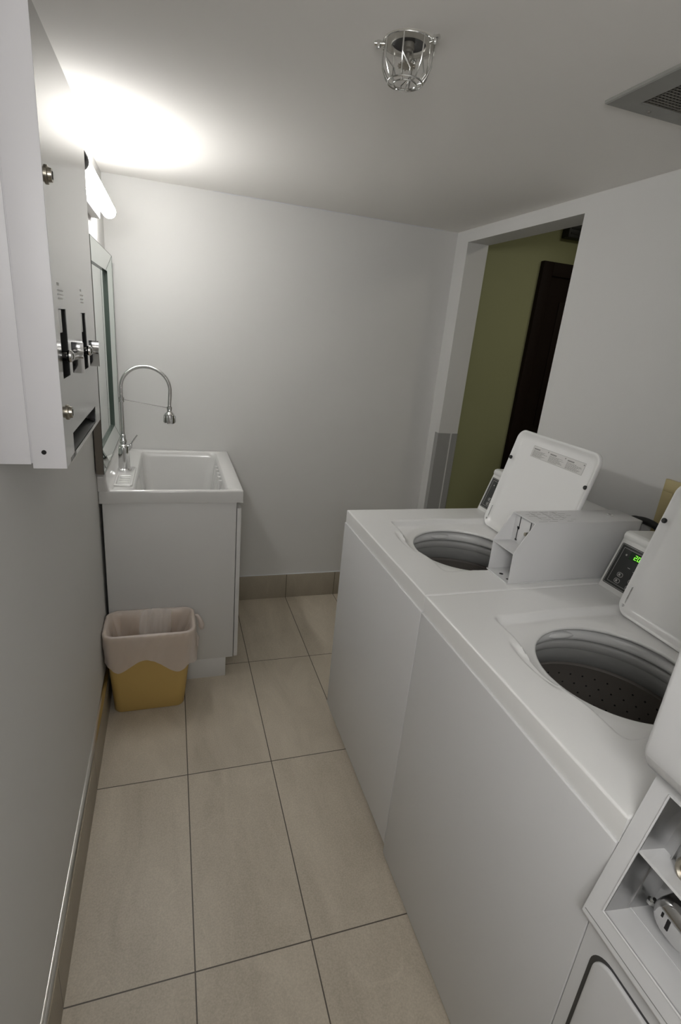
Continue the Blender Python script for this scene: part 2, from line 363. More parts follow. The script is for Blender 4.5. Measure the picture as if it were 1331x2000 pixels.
for (a, c, e, f) in SL: box(b, 0.066, 0.068, a - .006, c + .006, e - .005, f + .005); box(b, .068, .098, c, c + .002, e, f); box(b, .068, .098, a, c, e - .002, e)
box(b, 0.058, 0.060, TR[0] - .01, TR[1] + .01, TR[2] - .004, TR[3] + .02)
obj('slot_lining', b, 'dark', t)
for (a, c, e, f) in SL:
    b = NB(); box(b, .088, .0975, a + .001, a + (c - a) * .60, f - .036, f - .001, .0008); obj('slot_plate', b, 'alu', t, label='grey metal plate in the upper slot')
b = NB(); loft(b, [[(0.0985, TR[0], TR[2]), (0.0985, TR[1], TR[2])], [(0.062, TR[0], TR[2] + .016), (0.062, TR[1], TR[2] + .016)]], close=False); box(b, .075, .077, TR[0], TR[1], TR[2] + .010, TR[2] + .014)
obj('tray', b, 'black', t, label='dark coin tray')
for k, (a, c, e, f) in enumerate(SL):
    mech = NB(); m_ = mech
    box(m_, 0.070, 0.0965, a + .0, a + .003, e, f); box(m_, 0.078, 0.088, a + .004, a + .012, 1.435, 1.475, .002); box(m_, 0.074, 0.09, a + .003, a + .014, 1.468, 1.472, .001)
    cm = obj('coin_mechanism', m_, 'alu', t, label='coin slot mechanism')
    b = NB(); zc = 1.430 - 0.004 * k; yc = a + 0.028
    tube(b, [(0.072, yc, zc), (0.108, yc, zc)], 0.0075, 14); lathe(b, [(0, .104), (.0085, .104), (.010, .107), (.0095, .110), (.006, .113), (0, .114)], (0, yc, zc), 'X', 20)
    # bent chrome plate facing the room's front, standing out from the sheet
    yp = .772 if k == 0 else .984
    prf = [(0, 1.450), (0, 1.438), (-.002, 1.434), (-.006, 1.430), (-.006, 1.427), (-.001, 1.424), (.001, 1.400), (.001, 1.3985), (.004, 1.3985), (.004, 1.425), (-.002, 1.4285), (.003, 1.436), (.004, 1.450)]
    loft(b, [[(.1025, yp + dy, z - .006 * k) for dy, z in prf], [(.121, yp + dy, z - .006 * k) for dy, z in prf]], cap0=True, cap1=True)
    tube(b, [(.104, yc, zc - .002), (.108, yp + .001, zc - .003)], .0065, 12)
    obj('coin_handle', b, 'chrome', cm, label='chrome coin handle plate')
for (yy, zz) in ((0.692, 1.681), (0.707, 1.341)):
    b = NB(); lathe(b, [(0.0125, 0.0), (0.0125, 0.002), (0.011, 0.003), (0.0095, 0.003), (0.009, 0.0075), (0, 0.008)], (BX, yy, zz), 'X', 24)
    box(b, BX + .0078, BX + .0084, yy - .0015, yy + .0015, zz - .005, zz + .005, idx=1)
    obj('lock', b, 'brass', t, mats=['dark'])
for (ya, yb, zs) in ((0.700, 0.750, (1.528, 1.522, 1.516)), (0.925, 0.965, (1.528, 1.521, 1.515))):
    b = NB()
    for z in zs: box(b, BX, BX + .0002, ya, yb - random.uniform(0, .008), z, z + .0022)
    box(b, BX, BX + .0002, ya, ya + .018, 1.536, 1.540)
    obj('printed_mark', b, 'ink_and_shade2', t, label='faint grey print above a coin slot')

# ------------------------------------------------------------------ laundry sink
SX0, SX1, SYN, SYF, SZ = 0.001, 0.535, 1.738, 2.420, 0.877
t = thing('laundry_sink', 'glossy white laundry sink with deep basin on the white cabinet', 'sink', (0.27, 2.08, 0.826))
b = NB()
def L3(x0, x1, y0, y1, r, z, n=6): return [(x, y, z) for x, y in rrect(x0, x1, y0, y1, r, n)]
loops = [L3(SX0 + .02, SX1 - .01, SYN + .012, SYF - .003, .004, .826), L3(SX0, SX1, SYN, SYF, .006, .826), L3(SX0, SX1, SYN, SYF, .006, SZ - .008), L3(SX0 + .001, SX1 - .0015, SYN + .0015, SYF - .001, .007, SZ - .003),
         L3(SX0 + .002, SX1 - .006, SYN + .005, SYF - .003, .010, SZ), L3(.118, SX1 - .055, SYN + .016, SYF - .034, .030, SZ - .001), L3(.122, SX1 - .060, SYN + .022, SYF - .038, .030, SZ - .005),
         L3(.126, SX1 - .066, SYN + .026, SYF - .043, .032, SZ - .03), L3(.140, SX1 - .10, SYN + .035, SYF - .055, .045, .60), L3(.145, SX1 - .105, SYN + .045, SYF - .06, .05, .575), L3(.17, SX1 - .13, SYN + .08, SYF - .09, .04, .56)]
loft(b, loops, cap1=True)
obj('basin', b, 'basin', t, smooth=50)
# raised ledge along the wall, curving down at the near end
b = NB(); pr = []
prof = [(SYN + .001, SZ - .004), (SYN + .001, .925), (SYN + .006, .938), (SYN + .02, .946), (SYF - .02, .946), (SYF - .005, .946), (SYF - .005, SZ - .004)]
lo = []
for x, dz in ((0.001, 0), (0.020, 0), (0.026, -.004), (0.030, -.012), (0.034, -.045), (0.044, -.062), (0.052, -.069)):
    lo.append([(x, y, max(SZ - .004, z + dz if z > .9 else z)) for y, z in prof])
loft(b, lo, cap0=True, cap1=True)
obj('wall_ledge', b, 'basin', t, smooth=60)
b = NB()
pad = [L3(.048, .116, 1.79, 2.06, .012, SZ - .003), L3(.048, .116, 1.79, 2.06, .012, SZ + .005), L3(.050, .114, 1.792, 2.058, .012, SZ + .007), L3(.056, .108, 1.80, 1.945, .010, SZ + .007), L3(.058, .106, 1.803, 1.942, .010, SZ + .002)]
loft(b, pad, cap1=True)
for k in range(5): box(b, .062, .102, 1.815 + k * .025, 1.821 + k * .025, SZ + .001, SZ + .0045, .001)
obj('soap_ledge', b, 'basin', t, smooth=50)
b = NB()
for k in range(5):
    y = 1.98 + k * 0.06
    tube(b, [(0.4660, y, SZ - .030), (0.4470, y, SZ - .20)], 0.011, 10)
obj('washboard_ribs', b, 'basin', t, smooth=60)
# faucet
FX, FY = 0.074, 1.998
t = thing('kitchen_faucet', 'chrome gooseneck faucet with spring neck and spray head on the white sink', 'faucet', (FX, FY, SZ + .007))
b = NB(); z = SZ + .007
lathe(b, [(0, 0), (.027, 0), (.027, .008), (.0235, .012), (.0225, .05), (.021, .09), (.0205, .103), (.018, .108), (.013, .111), (.013, .118), (.0145, .120), (.0145, .128), (.0115, .134), (.0105, .15), (.008, .153)], (FX, FY, z), 'Z', 32)
obj('faucet_body', b, 'chrome', t)
b = NB()
pts = [(FX, FY, 1.02 + i * 0.02) for i in range(11)]
arc = []
for k in range(1, 33):
    a = PI - (PI + .12) * k / 32
    arc.append((0.1665 + 0.0925 * math.cos(a), FY, 1.222 + 0.0865 * math.sin(a)))
pts += arc + [(0.2575, FY, 1.19), (0.2560, FY, 1.165), (0.2555, FY, 1.150)]
# coiled look: fine radius modulation along a densely resampled path
P = [Vector(p) for p in pts]; L = [0]
for a, c in zip(P, P[1:]): L.append(L[-1] + (c - a).length)
def at(s):
    for i in range(len(P) - 1):
        if s <= L[i + 1]: return P[i].lerp(P[i + 1], (s - L[i]) / max(1e-9, L[i + 1] - L[i]))
    return P[-1]
n = int(L[-1] / 0.0011); path = [at(L[-1] * i / n) for i in range(n + 1)]
tube(b, path, 0, 12, True, radii=[(0.0072 + (0.0005 * math.sin(2 * PI * (L[-1] * i / n) / 0.0044) if L[-1] * i / n > 0.17 else 0)) for i in range(n + 1)])
nk = obj('spring_neck', b, 'chrome', t, smooth=60)
b = NB(); lathe(b, [(.007, -.009), (.0115, -.009), (.0115, -.003), (.009, -.002), (.009, .002), (.0115, .003), (.0115, .009), (.007, .009)], (FX, FY, 1.176), 'Z', 24)
lathe(b, [(.007, -.006), (.0105, -.006), (.0105, .006), (.007, .006)], (.2555, FY, 1.150), 'Z', 24)
tube(b, [(FX + .01, FY, 1.176), (.248, FY, 1.151)], 0.0022, 8)
obj('support_arm', b, 'chrome', t)
b = NB(); lathe(b, [(.006, .062), (.009, .060), (.010, .050), (.0125, .046), (.019, .040), (.0215, .034), (.0235, .018), (.0225, .004), (.019, .000), (.017, .002), (0, .003)], (.2555, FY, 1.087), 'Z', 32)
for k in range(12):
    a = 2 * PI * k / 12; box(b, -.0013, .0013, -.0013, .0013, .004, .034, .0008, mx=Matrix.Translation((.2555 + .0232 * math.cos(a), FY + .0232 * math.sin(a), 1.087)) @ Matrix.Rotation(a, 4, 'Z'))
obj('spray_head', b, 'chrome', t)
b = NB(); tube(b, [(FX + .012, FY, .965), (FX + .025, FY, .985), (FX + .028, FY, .996)], 0.009, 14, radii=[.008, .009, .006]); tube(b, [(FX + .026, FY, .990), (FX + .034, FY, 1.005), (FX + .054, FY, 1.034)], 0.0028, 10)
obj('lever_handle', b, 'chrome', t)

# ------------------------------------------------------------------ cabinet under the sink
t = thing('sink_cabinet', 'white laminate cabinet carrying the laundry sink in the back left corner', 'cabinet', (0.25, 2.08, 0))
b = NB(); box(b, .012, .508, 1.742, 1.758, .096, .8255, .001); box(b, .012, .508, 2.392, 2.408, .096, .8255, .001); box(b, .012, .508, 1.758, 2.392, .096, .112); box(b, .012, .02, 1.758, 2.392, .112, .8255); box(b, .500, .508, 1.758, 2.392, .112, .8255); box(b, .012, .477, 1.742, 2.408, 0, .096, .001)
obj('cabinet_body', b, 'cabinet', t)
for ya, yb in ((1.743, 2.073), (2.077, 2.407)):
    b = NB(); box(b, .511, .528, ya, yb, .098, .800, .0015); dd = obj('cabinet_door', b, 'cabinet', t)
    b = NB(); yy = yb - .03 if yb < 2.2 else ya + .03
    lathe(b, [(.004, 0), (.004, .012), (.009, .016), (.009, .022), (0, .024)], (.528, yy, .70), 'X', 16); obj('door_knob', b, 'chrome', dd)

# ------------------------------------------------------------------ waste bin with liner
t = thing('waste_bin', 'tan plastic waste bin lined with a white bag beside the sink cabinet', 'bin', (0.17, 1.63, 0))
n = 10
def BL(f, z, e=0.0, r=None):   # f: 0 base .. 1 rim
    x0 = .030 + (.012 - .030) * f; x1 = .295 + (.333 - .295) * f; ya = 1.575 + (1.545 - 1.575) * f; yb = 1.712 + (1.732 - 1.712) * f
    return rrect(x0 - e, x1 + e, ya - e, yb + e, (r or (.030 + .008 * f)) + e, n)
b = NB(); lp = []
for f, e in ((0, -.012), (0.0, -.004), (0.02, 0), (.25, 0), (.5, 0), (.75, 0), (.96, 0), (.965, .005), (1, .005), (1, -.002), (.9, -.003), (.3, -.003), (.03, -.004)):
    z = 0.001 + .359 * f if not (f == 0.02) else .008
    lp.append([(x, y, z) for x, y in BL(f, z, e)])
loft(b, lp, cap0=True, cap1=True); obj('bin_body', b, 'bin', t, smooth=50)
# liner: outside skirt with wavy hem, over the rim, down inside
def fine(f, e, m=160):
    base = BL(f, 0, e); P2 = [Vector((x, y, 0)) for x, y in base]; P2.append(P2[0]); LL = [0]
    for a, c in zip(P2, P2[1:]): LL.append(LL[-1] + (c - a).length)
    out = []; j = 0
    for i in range(m):
        s = LL[-1] * i / m
        while LL[j + 1] < s: j += 1
        out.append(P2[j].lerp(P2[j + 1], (s - LL[j]) / max(1e-9, LL[j + 1] - LL[j])))
    return out
m_ = 160
def hem(x, y):
    if y < 1.60:   # front: high in the middle, low either side, lifting again at the ends
        u = (x - .158) / .105; a = abs(u)
        a = a if u < 0 else a * .88
        return .262 - (.027 if u < 0 else .036) * (1 - math.cos(PI * min(a, 1))) + (.09 * (a - 1) if a > 1 else 0)
    return .225 + .015 * math.sin(x * 40 + y * 31)
rows = []
K = 9
rimz = .366
cen = Vector((.17, 1.64, 0))
for k in range(K + 1):
    row = []
    s = 1 - k / K
    for i, v in enumerate(fine(1, 0)):
        hz = hem(v.x, v.y); z = rimz - (rimz - hz) * s
        f = z / .36; base = fine(min(1, f), .0075)[i] if False else None
        g = min(1, f); p = Vector((.17 + (v.x - .17) * ((1 - g) * .85 + g * 1.0), 1.64 + (v.y - 1.64) * ((1 - g) * .80 + g * 1.0), z))
        out = (v - cen).normalized()
        wr = .0016 * math.sin(i * .55 + z * 60) * s + .0012 * math.sin(i * 1.3 - z * 90)
        e = .009 + .004 * s + (.012 * s if (v.x > .32) else 0)
        p += out * (e + wr); p.x = max(.0035, p.x) if z > .17 else max(.0125, p.x)
        row.append((p.x, p.y, p.z))
    rows.append(row)
for zz, e in ((.3700, .006), (.3715, 0), (.369, -.006)): rows.append([((v.x + (v - cen).normalized().x * e), v.y + (v - cen).normalized().y * e, zz) for v in fine(1, 0)])
for k in range(1, 13):
    f = 1 - k / 12 * .9; row = []
    for i, v in enumerate(fine(f, -.010)):
        o_ = (v - cen).normalized(); q_ = .020 * math.sin(k / 12 * PI)
        d_ = (-.5 - .5 * math.sin(i * .33 + k * .35)) * q_ - .008 * abs(math.sin(i * .45 - k * .5)) * math.sin(k / 12 * PI)
        row.append((v.x + o_.x * d_ * 1.3, v.y + o_.y * d_ * 1.3, .366 * f))
    rows.append(row)
b = NB(); loft(b, rows, cap1=True); ln = obj('bag_liner', b, 'film', t, smooth=80, label='white translucent bag folded over the rim')
b = NB()   # loose film standing a little above the back rim
g = []
for j in range(7):
    row = []
    for i in range(30):
        u = i / 29; x = .13 + .12 * u
        zt = -.004 + .022 * math.sin(u * PI) ** .7 + .003 * math.sin(u * 19)
        row.append((x, 1.724 - .10 * (j / 6) ** 1.4 + .004 * math.sin(i * .9 + j) * (j > 0) - .002, .371 + zt * math.sin(PI * min(1, .15 + j / 6)) - (.05 + .12 * math.sin(u * PI) + .02 * math.sin(u * 11)) * (j / 6) ** 1.6))
    g.append(row)
loft(b, g, close=False); obj('loose_film', b, 'film_thin', ln, smooth=80)
b = NB()   # tied tail of the bag beside the far right corner
tube(b, [(.336, 1.70, .350), (.352, 1.702, .345), (.364, 1.70, .325), (.370, 1.70, .300), (.372, 1.70, .280)], 0, 10, True, radii=[.004, .007, .009, .013, .008])
obj('bag_tail', b, 'film', ln, smooth=80)
b = NB(); tube(b, [(.338, 1.62, .33), (.350, 1.62, .29), (.345, 1.61, .25), (.325, 1.60, .225)], 0, 8, True, radii=[.003, .008, .007, .003])
obj('bag_tail', b, 'film', ln, smooth=80)

# ------------------------------------------------------------------ top-loading washers
WX0 = 0.866
def washer(yc, label, near_text):
    y0, y1 = yc - .3240, yc + .3240
    t = thing('washing_machine', label, 'washing machine', (1.25, yc, 0), 'top-loading washing machines')
    b = NB()   # sheet cabinet, open at the top
    kz = .045 if yc > 1 else .008
    box(b, WX0 + .004, WX0 + .012, y0 + .001, y1 - .001, kz, .855, .0)
    box(b, WX0 + .012, 1.63, y0 + .001, y0 + .004, .012, .855); box(b, WX0 + .012, 1.63, y1 - .004, y1 - .001, .012, .855); box(b, 1.622, 1.63, y0 + .004, y1 - .004, .012, .875)
    box(b, WX0 + .012, 1.622, y0 + .004, y1 - .004, .012, .02)
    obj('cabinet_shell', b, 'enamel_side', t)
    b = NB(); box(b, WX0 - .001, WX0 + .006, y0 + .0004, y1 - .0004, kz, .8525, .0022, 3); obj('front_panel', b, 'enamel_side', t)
    b = NB(); box(b, WX0 + .03, WX0 + .04, y0 + .01, y1 - .01, 0, .05); obj('toe_plate', b, 'black', t)
    for sy in (y0 + .05, y1 - .05):
        for sx in (WX0 + .08, 1.58): b = NB(); lathe(b, [(.02, 0), (.02, .012), (.008, .012)], (sx, sy, 0), 'Z', 16, cap0=True); obj('foot', b, 'black', t)
    # top: height field between round opening and rectangle
    cx, cy, R0 = 1.176, yc, .168
    X0, X1, Z = WX0 + .0035, 1.635, .900
    def hf(x, y):
        # recess: rounded rectangle joined with a disc
        def sd(x0, x1, ya, yb, r):
            qx = abs(x - (x0 + x1) / 2) - (x1 - x0) / 2 + r; qy = abs(y - (ya + yb) / 2) - (yb - ya) / 2 + r
            return math.hypot(max(qx, 0), max(qy, 0)) + min(max(qx, qy), 0) - r
        d1 = sd(.992, 1.405, yc - .200, yc + .205, .020)
        d2 = math.hypot(x - cx, y - cy) - .205
        k = .02; h = max(0, min(1, .5 + .5 * (d2 - d1) / k)); dd = d2 * (1 - h) + d1 * h - k * h * (1 - h)
        dep = .019 * (1 - smoothstep(-.013, .003, dd))
        # finger dent at the front
        e = math.hypot((x - .972) / .018, (y - (yc + .02)) / .085)
        dep = max(dep, .010 * (1 - smoothstep(.45, 1.1, e)))
        # soft dish towards the opening
        dep += .006 * (1 - smoothstep(R0, R0 + .035, math.hypot(x - cx, y - cy)))
        # rolled outer edges
        ed = min(x - X0, X1 - x, y - y0, y1 - y)
        if ed < .0045: dep += .0045 - math.sqrt(max(0, .0045 ** 2 - (.0045 - ed) ** 2))
        return Z - dep
    angs = [2 * PI * i / 288 for i in range(288)]
    for cxn, cyn in ((X0, y0), (X0, y1), (X1, y0), (X1, y1)):
        a = math.atan2(cyn - cy, cxn - cx) % (2 * PI)
        j = min(range(len(angs)), key=lambda q: abs(angs[q] - a)); angs[j] = a
    def border(a):
        c, s = math.cos(a), math.sin(a); tx = ((X1 if c > 0 else X0) - cx) / c if abs(c) > 1e-9 else 1e9; ty = ((y1 if s > 0 else y0) - cy) / s if abs(s) > 1e-9 else 1e9
        u = min(tx, ty); return cx + u * c, cy + u * s
    bd = [border(a) for a in angs]
    loops = []
    for dz, rr in ((-.013, R0 + .010), (-.012, R0 + .003), (-.008, R0), (-.003, R0 + .001)):
        loops.append([(cx + rr * math.cos(a), cy + rr * math.sin(a), .877 + dz) for a in angs])
    ts = [0] + [k / 44 for k in range(1, 44)] + [.980, .987, .992, .9955, .998, .9993, 1]
    for tt in ts:
        row = []
        for a, (bx_, by_) in zip(angs, bd):
            sx, sy = cx + (R0 + .004) * math.cos(a), cy + (R0 + .004) * math.sin(a)
            x, y = sx + (bx_ - sx) * tt, sy + (by_ - sy) * tt
            row.append((x, y, hf(x, y)))
        loops.append(row)
    loops.append([(x, y, .853) for x, y in bd]); loops.append([(x + (.004 if x < 1 else -.004), y, .853) for x, y in bd])
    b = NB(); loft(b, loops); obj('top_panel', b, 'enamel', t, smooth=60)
    # tub parts
    b = NB(); lathe(b, [(.235, .845), (.215, .856), (.200, .859), (.190, .856), (.184, .848), (.1825, .838), (.184, .830), (.189, .826), (.196, .825)], (cx, cy, 0), 'Z', 96)
    tc_ = obj('tub_cover', b, 'tub_white', t, smooth=60, label='white plastic tub cover ring')
    # bleach spout bump on the cover
    b = NB(); tube(b, [(cx + .186 * math.cos(a), cy + .186 * math.sin(a), .842) for a in [1.32 + .05 * k for k in range(9)]], 0, 10, True, radii=[.003, .007, .0095, .0105, .011, .0105, .0095, .007, .003]); obj('dispenser_spout', b, 'tub_white', tc_, smooth=60)
    b = NB(); lathe(b, [(.205, .822), (.194, .821), (.190, .815), (.192, .802), (.196, .795)], (cx, cy, 0), 'Z', 96); obj('balance_ring', b, 'tub', t, smooth=60)
    b = NB(); lathe(b, [(.205, .797), (.197, .794), (.196, .785), (.200, .752), (.206, .748)], (cx, cy, 0), 'Z', 96); obj('balance_ring', b, 'tub2', t, smooth=60)
    b = NB(); lathe(b, [(.222, .75), (.214, .742), (.209, .738), (.213, .733), (.213, .50), (.213, .44), (.20, .40), (.10, .385), (0, .385)], (cx, cy, 0), 'Z', 96)
    for rI, z in enumerate([.708 - .026 * k for k in range(10)]):
        for k in range(44):
            a = 2 * PI * (k + .5 * (rI % 2)) / 44; mm = Matrix.Translation((cx + .2126 * math.cos(a), cy + .2126 * math.sin(a), z)) @ Matrix.Rotation(a, 4, 'Z')
            tt = bmesh.new(); vs = [tt.verts.new((0, .0026 * math.cos(2 * PI * q / 8), .0026 * math.sin(2 * PI * q / 8))) for q in range(8)]; tt.faces.new(vs); merge(b, tt, mm, 1)
    obj('drum', b, 'drum', t, smooth=40, mats=['dark'], label='dark perforated steel drum')
    b = NB(); lathe(b, [(0, .56), (.02, .56), (.03, .55), (.04, .47), (.09, .40), (.12, .388)], (cx, cy, 0), 'Z', 32); obj('agitator', b, 'tub_white', t, smooth=50)
    # lid
    ya, yb = yc - .190, yc + .207
    P0 = Vector((1.372, ya, .884)); up = Vector((.088, 0, .360)).normalized(); nrm = Vector((-up.z, 0, up.x))   # nrm looks to the room (inner face)
    Lh, Lw = .368, yb - ya
    def lp_(inset, n_, r, top=True):
        pts = []
        for (u, v) in rrect(inset, Lw - inset, inset, Lh - inset, r, 8):
            pts.append(P0 + Vector((0, u, 0)) + up * v + nrm * n_)
        return pts
    b = NB()
    loft(b, [lp_(.006, -.012, .030), lp_(.0, -.006, .034), lp_(0, .004, .034), lp_(.0015, .0065, .033), lp_(.006, .0065, .030), lp_(.010, .003, .028), lp_(.018, -.003, .026), lp_(.026, -.005, .022)], cap0=True, cap1=True)
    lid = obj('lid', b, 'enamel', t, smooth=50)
    def LM(u, v, n_): return Matrix(((0, up.x, nrm.x, 0), (1, up.y, nrm.y, 0), (0, up.z, nrm.z, 0), (0, 0, 0, 1))) , P0 + Vector((0, u, 0)) + up * v + nrm * n_
    Rm, _ = LM(0, 0, 0)
    def place(u, v, n_): return Matrix.Translation(P0 + Vector((0, u, 0)) + up * v + nrm * n_) @ Rm
    for (u, v) in ((.011, .262), (Lw - .011, .262)):
        b = NB(); lathe(b, [(0, .006), (.005, .006), (.0065, .004), (.0065, 0), (0, 0)], (0, 0, 0), 'Z', 20, mx=place(u, v, .0045)); obj('rubber_bumper', b, 'black', lid, label='black rubber bumper')
    for u in (Lw - .012, .012):
        b = NB(); lathe(b, [(0, .005), (.004, .005), (.005, .003), (.005, 0)], (0, 0, 0), 'Z', 16, mx=place(u, .022, 0)); box(b, -.003, .003, .0, .055, 0, .0025, .0008, mx=place(u, .022, -.001)); obj('hinge_pin', b, 'chrome', lid)
    # warning label, three columns of small print
    b = NB(); lu0, lu1, lv0, lv1 = .056, .304, .290, .328
    box(b, lu0, lu1, lv0, lv1, -.0046, -.0044, mx=place(0, 0, 0)); lab = obj('warning_label', b, 'label', lid, label='small printed warning label')
    b = NB(); pw = (lu1 - lu0) / 3
    fr = .0007
    for q in ((lu0, lu1, lv0, lv0 + fr), (lu0, lu1, lv1 - fr, lv1), (lu0, lu0 + fr, lv0, lv1), (lu1 - fr, lu1, lv0, lv1)): box(b, *q, -.0044, -.0043, mx=place(0, 0, 0))
    for c in range(3):
        ua = lu0 + c * pw + .004; ub = lu0 + (c + 1) * pw - .006
        # print mirrored so that each column starts at the far side
        box(b, ub - .030, ub, lv1 - .0115, lv1 - .0075, -.0044, -.0042, mx=place(0, 0, 0))
        lathe(b, [(0, .0002), (.0024, .0002), (.0024, 0)], (0, 0, 0), 'Z', 10, mx=place(ua + .001, lv1 - .0065, -.0044))
        for r in range(8):
            ln_ = random.uniform(.55, 1.0) * (ub - ua); zz = lv1 - .0145 - r * .0027
            u = ub
            while u > ub - ln_:
                wd = random.uniform(.004, .011); box(b, max(u - wd, ub - ln_), u, zz - .0012, zz, -.0044, -.0043, mx=place(0, 0, 0)); u -= wd + .0016
    obj('label_print', b, 'ink_and_shade', lab)
    # console
    ca, cb = yc - .172, yc + .3235
    P = [(1.4145, .897), (1.4585, 1.036), (1.4600, 1.040), (1.4585, 1.045), (1.4590, 1.052), (1.4640, 1.059), (1.473, 1.062), (1.56, 1.058), (1.595, 1.05), (1.60, 1.04), (1.60, .897)]
    b = NB(); prism(b, P, ca, cb, .0022); con = obj('console', b, 'plastic', t, smooth=40)
    cu = Vector((.044, 0, .139)); CL = cu.length; cu.normalize(); cn = Vector((-cu.z, 0, cu.x)); O = Vector((1.4145, cb, .897))
    # local: u runs from the far end towards the camera, v up, n outwards
    Rc = Matrix(((0, cu.x, cn.x, 0), (-1, cu.y, cn.y, 0), (0, cu.z, cn.z, 0), (0, 0, 0, 1))); Mc = Matrix.Translation(O) @ Rc
    b = NB(); u0, u1, v0, v1 = .0075, (cb - ca) - .012, .017, .139
    def plate(bm, a, c, e, f, na, nb, r=0.003):
        pts = rrect(a, c, e, f, r, 4); tt = bmesh.new(); loft(tt, [[(x, y, na) for x, y in pts], [(x, y, nb) for x, y in pts]], cap0=True, cap1=True); merge(bm, tt, Mc)
    def ring(bm, a, c, e, f, wd, na, nb):
        for q in ((a, c, e, e + wd), (a, c, f - wd, f), (a, a + wd, e, f), (c - wd, c, e, f)): box(bm, *q, na, nb, mx=Mc)
    plate(b, u0, u1, v0, v1, -.002, .0008, .004); pan = obj('control_panel', b, 'panel', con, label='dark control panel film')
    b = NB(); ring(b, u0 + .0022, u1 - .0022, v0 + .0022, v1 - .0022, .0011, .0007, .0010); ring(b, u0 + .012, u1 - .012, v0 + .010, v1 - .010, .0009, .0007, .0010)
    for (u, v) in ((.048, .056), (.048, .038), (.088, .052), (.089, .034), (.13, .052), (.13, .034), (.17, .052), (.17, .034)):
        pts = rrect(u - .0095, u + .0095, v - .0065, v + .0065, .006, 5); q_ = rrect(u - .0080, u + .0080, v - .0050, v + .0050, .0047, 5)
        tt = bmesh.new(); loft(tt, [[(x, y, .0011) for x, y in pts], [(x, y, .0011) for x, y in q_]]); merge(b, tt, Mc)
        box(b, u - .005, u + .001, v - .003, v + .003, .0009, .0011, mx=Mc)
    for (u, v, l) in ((.058, .082, .008), (.078, .078, .008), (.10, .078, .008), (.12, .078, .008)): box(b, u, u + l, v, v + .0016, .0009, .0011, mx=Mc)
    # small crescent mark
    lathe(b, [(0, .0012), (.0028, .0012)], (0, 0, 0), 'Z', 12, mx=Mc @ Matrix.Translation((.036, .112, 0)))
    obj('panel_print', b, 'panel_line', pan, label='white printed outlines and key marks')
    return t, Mc, pan
w1, Mc1, pan1 = washer(1.1075, 'white top-loading washing machine with open lid next to the doorway and back wall', None)
w2, Mc2, pan2 = washer(0.4575, 'white top-loading washing machine with open lid and lit green display, nearer the camera', None)
for Mc, pan, lit in ((Mc1, pan1, False), (Mc2, pan2, True)):
    b = NB(); box(b, .046, .092, .104, .127, .0008, .0012, mx=Mc); dsp = obj('display', b, 'ledglow', pan, label='small display window')
    if lit:
        b = NB(); h, wd, th = .0135, .0078, .0018
        seg = {'a': (0, wd, h - th, h), 'g': (0, wd, h / 2 - th / 2, h / 2 + th / 2), 'd': (0, wd, 0, th), 'b': (wd - th, wd, h / 2, h), 'c': (wd - th, wd, 0, h / 2), 'e': (0, th, 0, h / 2), 'f': (0, th, h / 2, h)}
        for k, ch in enumerate(('abged', 'abcdef')):
            for s in ch:
                a, c, e, f = seg[s]; sh = .0008
                box(b, .0610 + k * .0110 + a + sh * e / h * 2, .0610 + k * .0110 + c + sh * e / h * 2, .1090 + e, .1090 + f, .0012, .0015, mx=Mc)
        obj('display_digits', b, 'led', dsp, label='glowing green digits 20')

# ------------------------------------------------------------------ coin meter case on the far washer
t = thing('coin_meter_case', 'white metal coin slide case standing on the far washing machine top, its coin slide missing', 'coin box', (1.34, .862, .9))
ya, yb, th = .812, .911, .0025
side = [(1.134, .9005), (1.132, .992), (1.181, 1.075), (1.550, 1.075), (1.550, .9005)]
b = NB()
prism(b, side, ya, ya + th, .0006); prism(b, side, yb - th, yb, .0006)
box(b, 1.181, 1.55, ya + .001, yb - .001, 1.0725, 1.0765, .001); box(b, 1.547, 1.55, ya, yb, .9005, 1.075)
box(b, 1.134, 1.55, ya + .001, yb - .001, .9006, .9030)
case = obj('case_shell', b, 'enamel_side', t)
b = NB(); box(b, 1.1285, 1.1338, ya - .0015, yb + .0005, .9003, .9038, .001); box(b, 1.17, 1.46, ya - .0035, ya, .9003, .903, .0008); obj('base_flange', b, 'enamel_side', t)
b = NB(); prism(b, [(1.1325, .988), (1.1325, .991), (1.190, .991), (1.190, .988)], ya + th, yb - th); obj('shelf', b, 'enamel_side', t)
b = NB(); prism(b, [(1.190, .991), (1.190, 1.0725), (1.193, 1.0725), (1.193, .991)], ya + th, yb - th)
bp_ = obj('back_plate', b, 'enamel_side', t)
b = NB(); sl = Vector((0, 0, 1)); sn = Vector((-1, 0, 0)); O = Vector((1.190, 0, .991))
Ms = Matrix.Translation(O) @ Matrix(((0, sl.x, sn.x, 0), (1, sl.y, sn.y, 0), (0, sl.z, sn.z, 0), (0, 0, 0, 1)))
for (u0, u1, v0, v1) in ((.883, .886, .044, .081), (.883, .890, .040, .045), (.8865, .8895, .010, .042), (.884, .892, .006, .011), (.882, .892, .042, .048), (.836, .8395, .046, .081), (.839, .845, .044, .047)):
    if u0 == .836: obj('keyhole_slot', b, 'darkgrey', bp_); b = NB()
    box(b, u0, u1, v0, v1, .0002, .0008, mx=Ms)
obj('keyhole_slot', b, 'darkgrey', bp_)
b = NB(); lathe(b, [(.0055, 0), (.0055, .006), (.003, .007), (0, .007)], (0, 0, 0), 'Z', 16, mx=Ms @ Matrix.Translation((.848, .040, 0))); obj('lock', b, 'brass', bp_)
b = NB(); box(b, 1.215, 1.2175, ya + th, yb - th, .9035, .988); obj('inner_plate', b, 'alu', t)
b = NB(); pts = rrect(ya + .012, ya + .060, .915, .99, .014, 5)
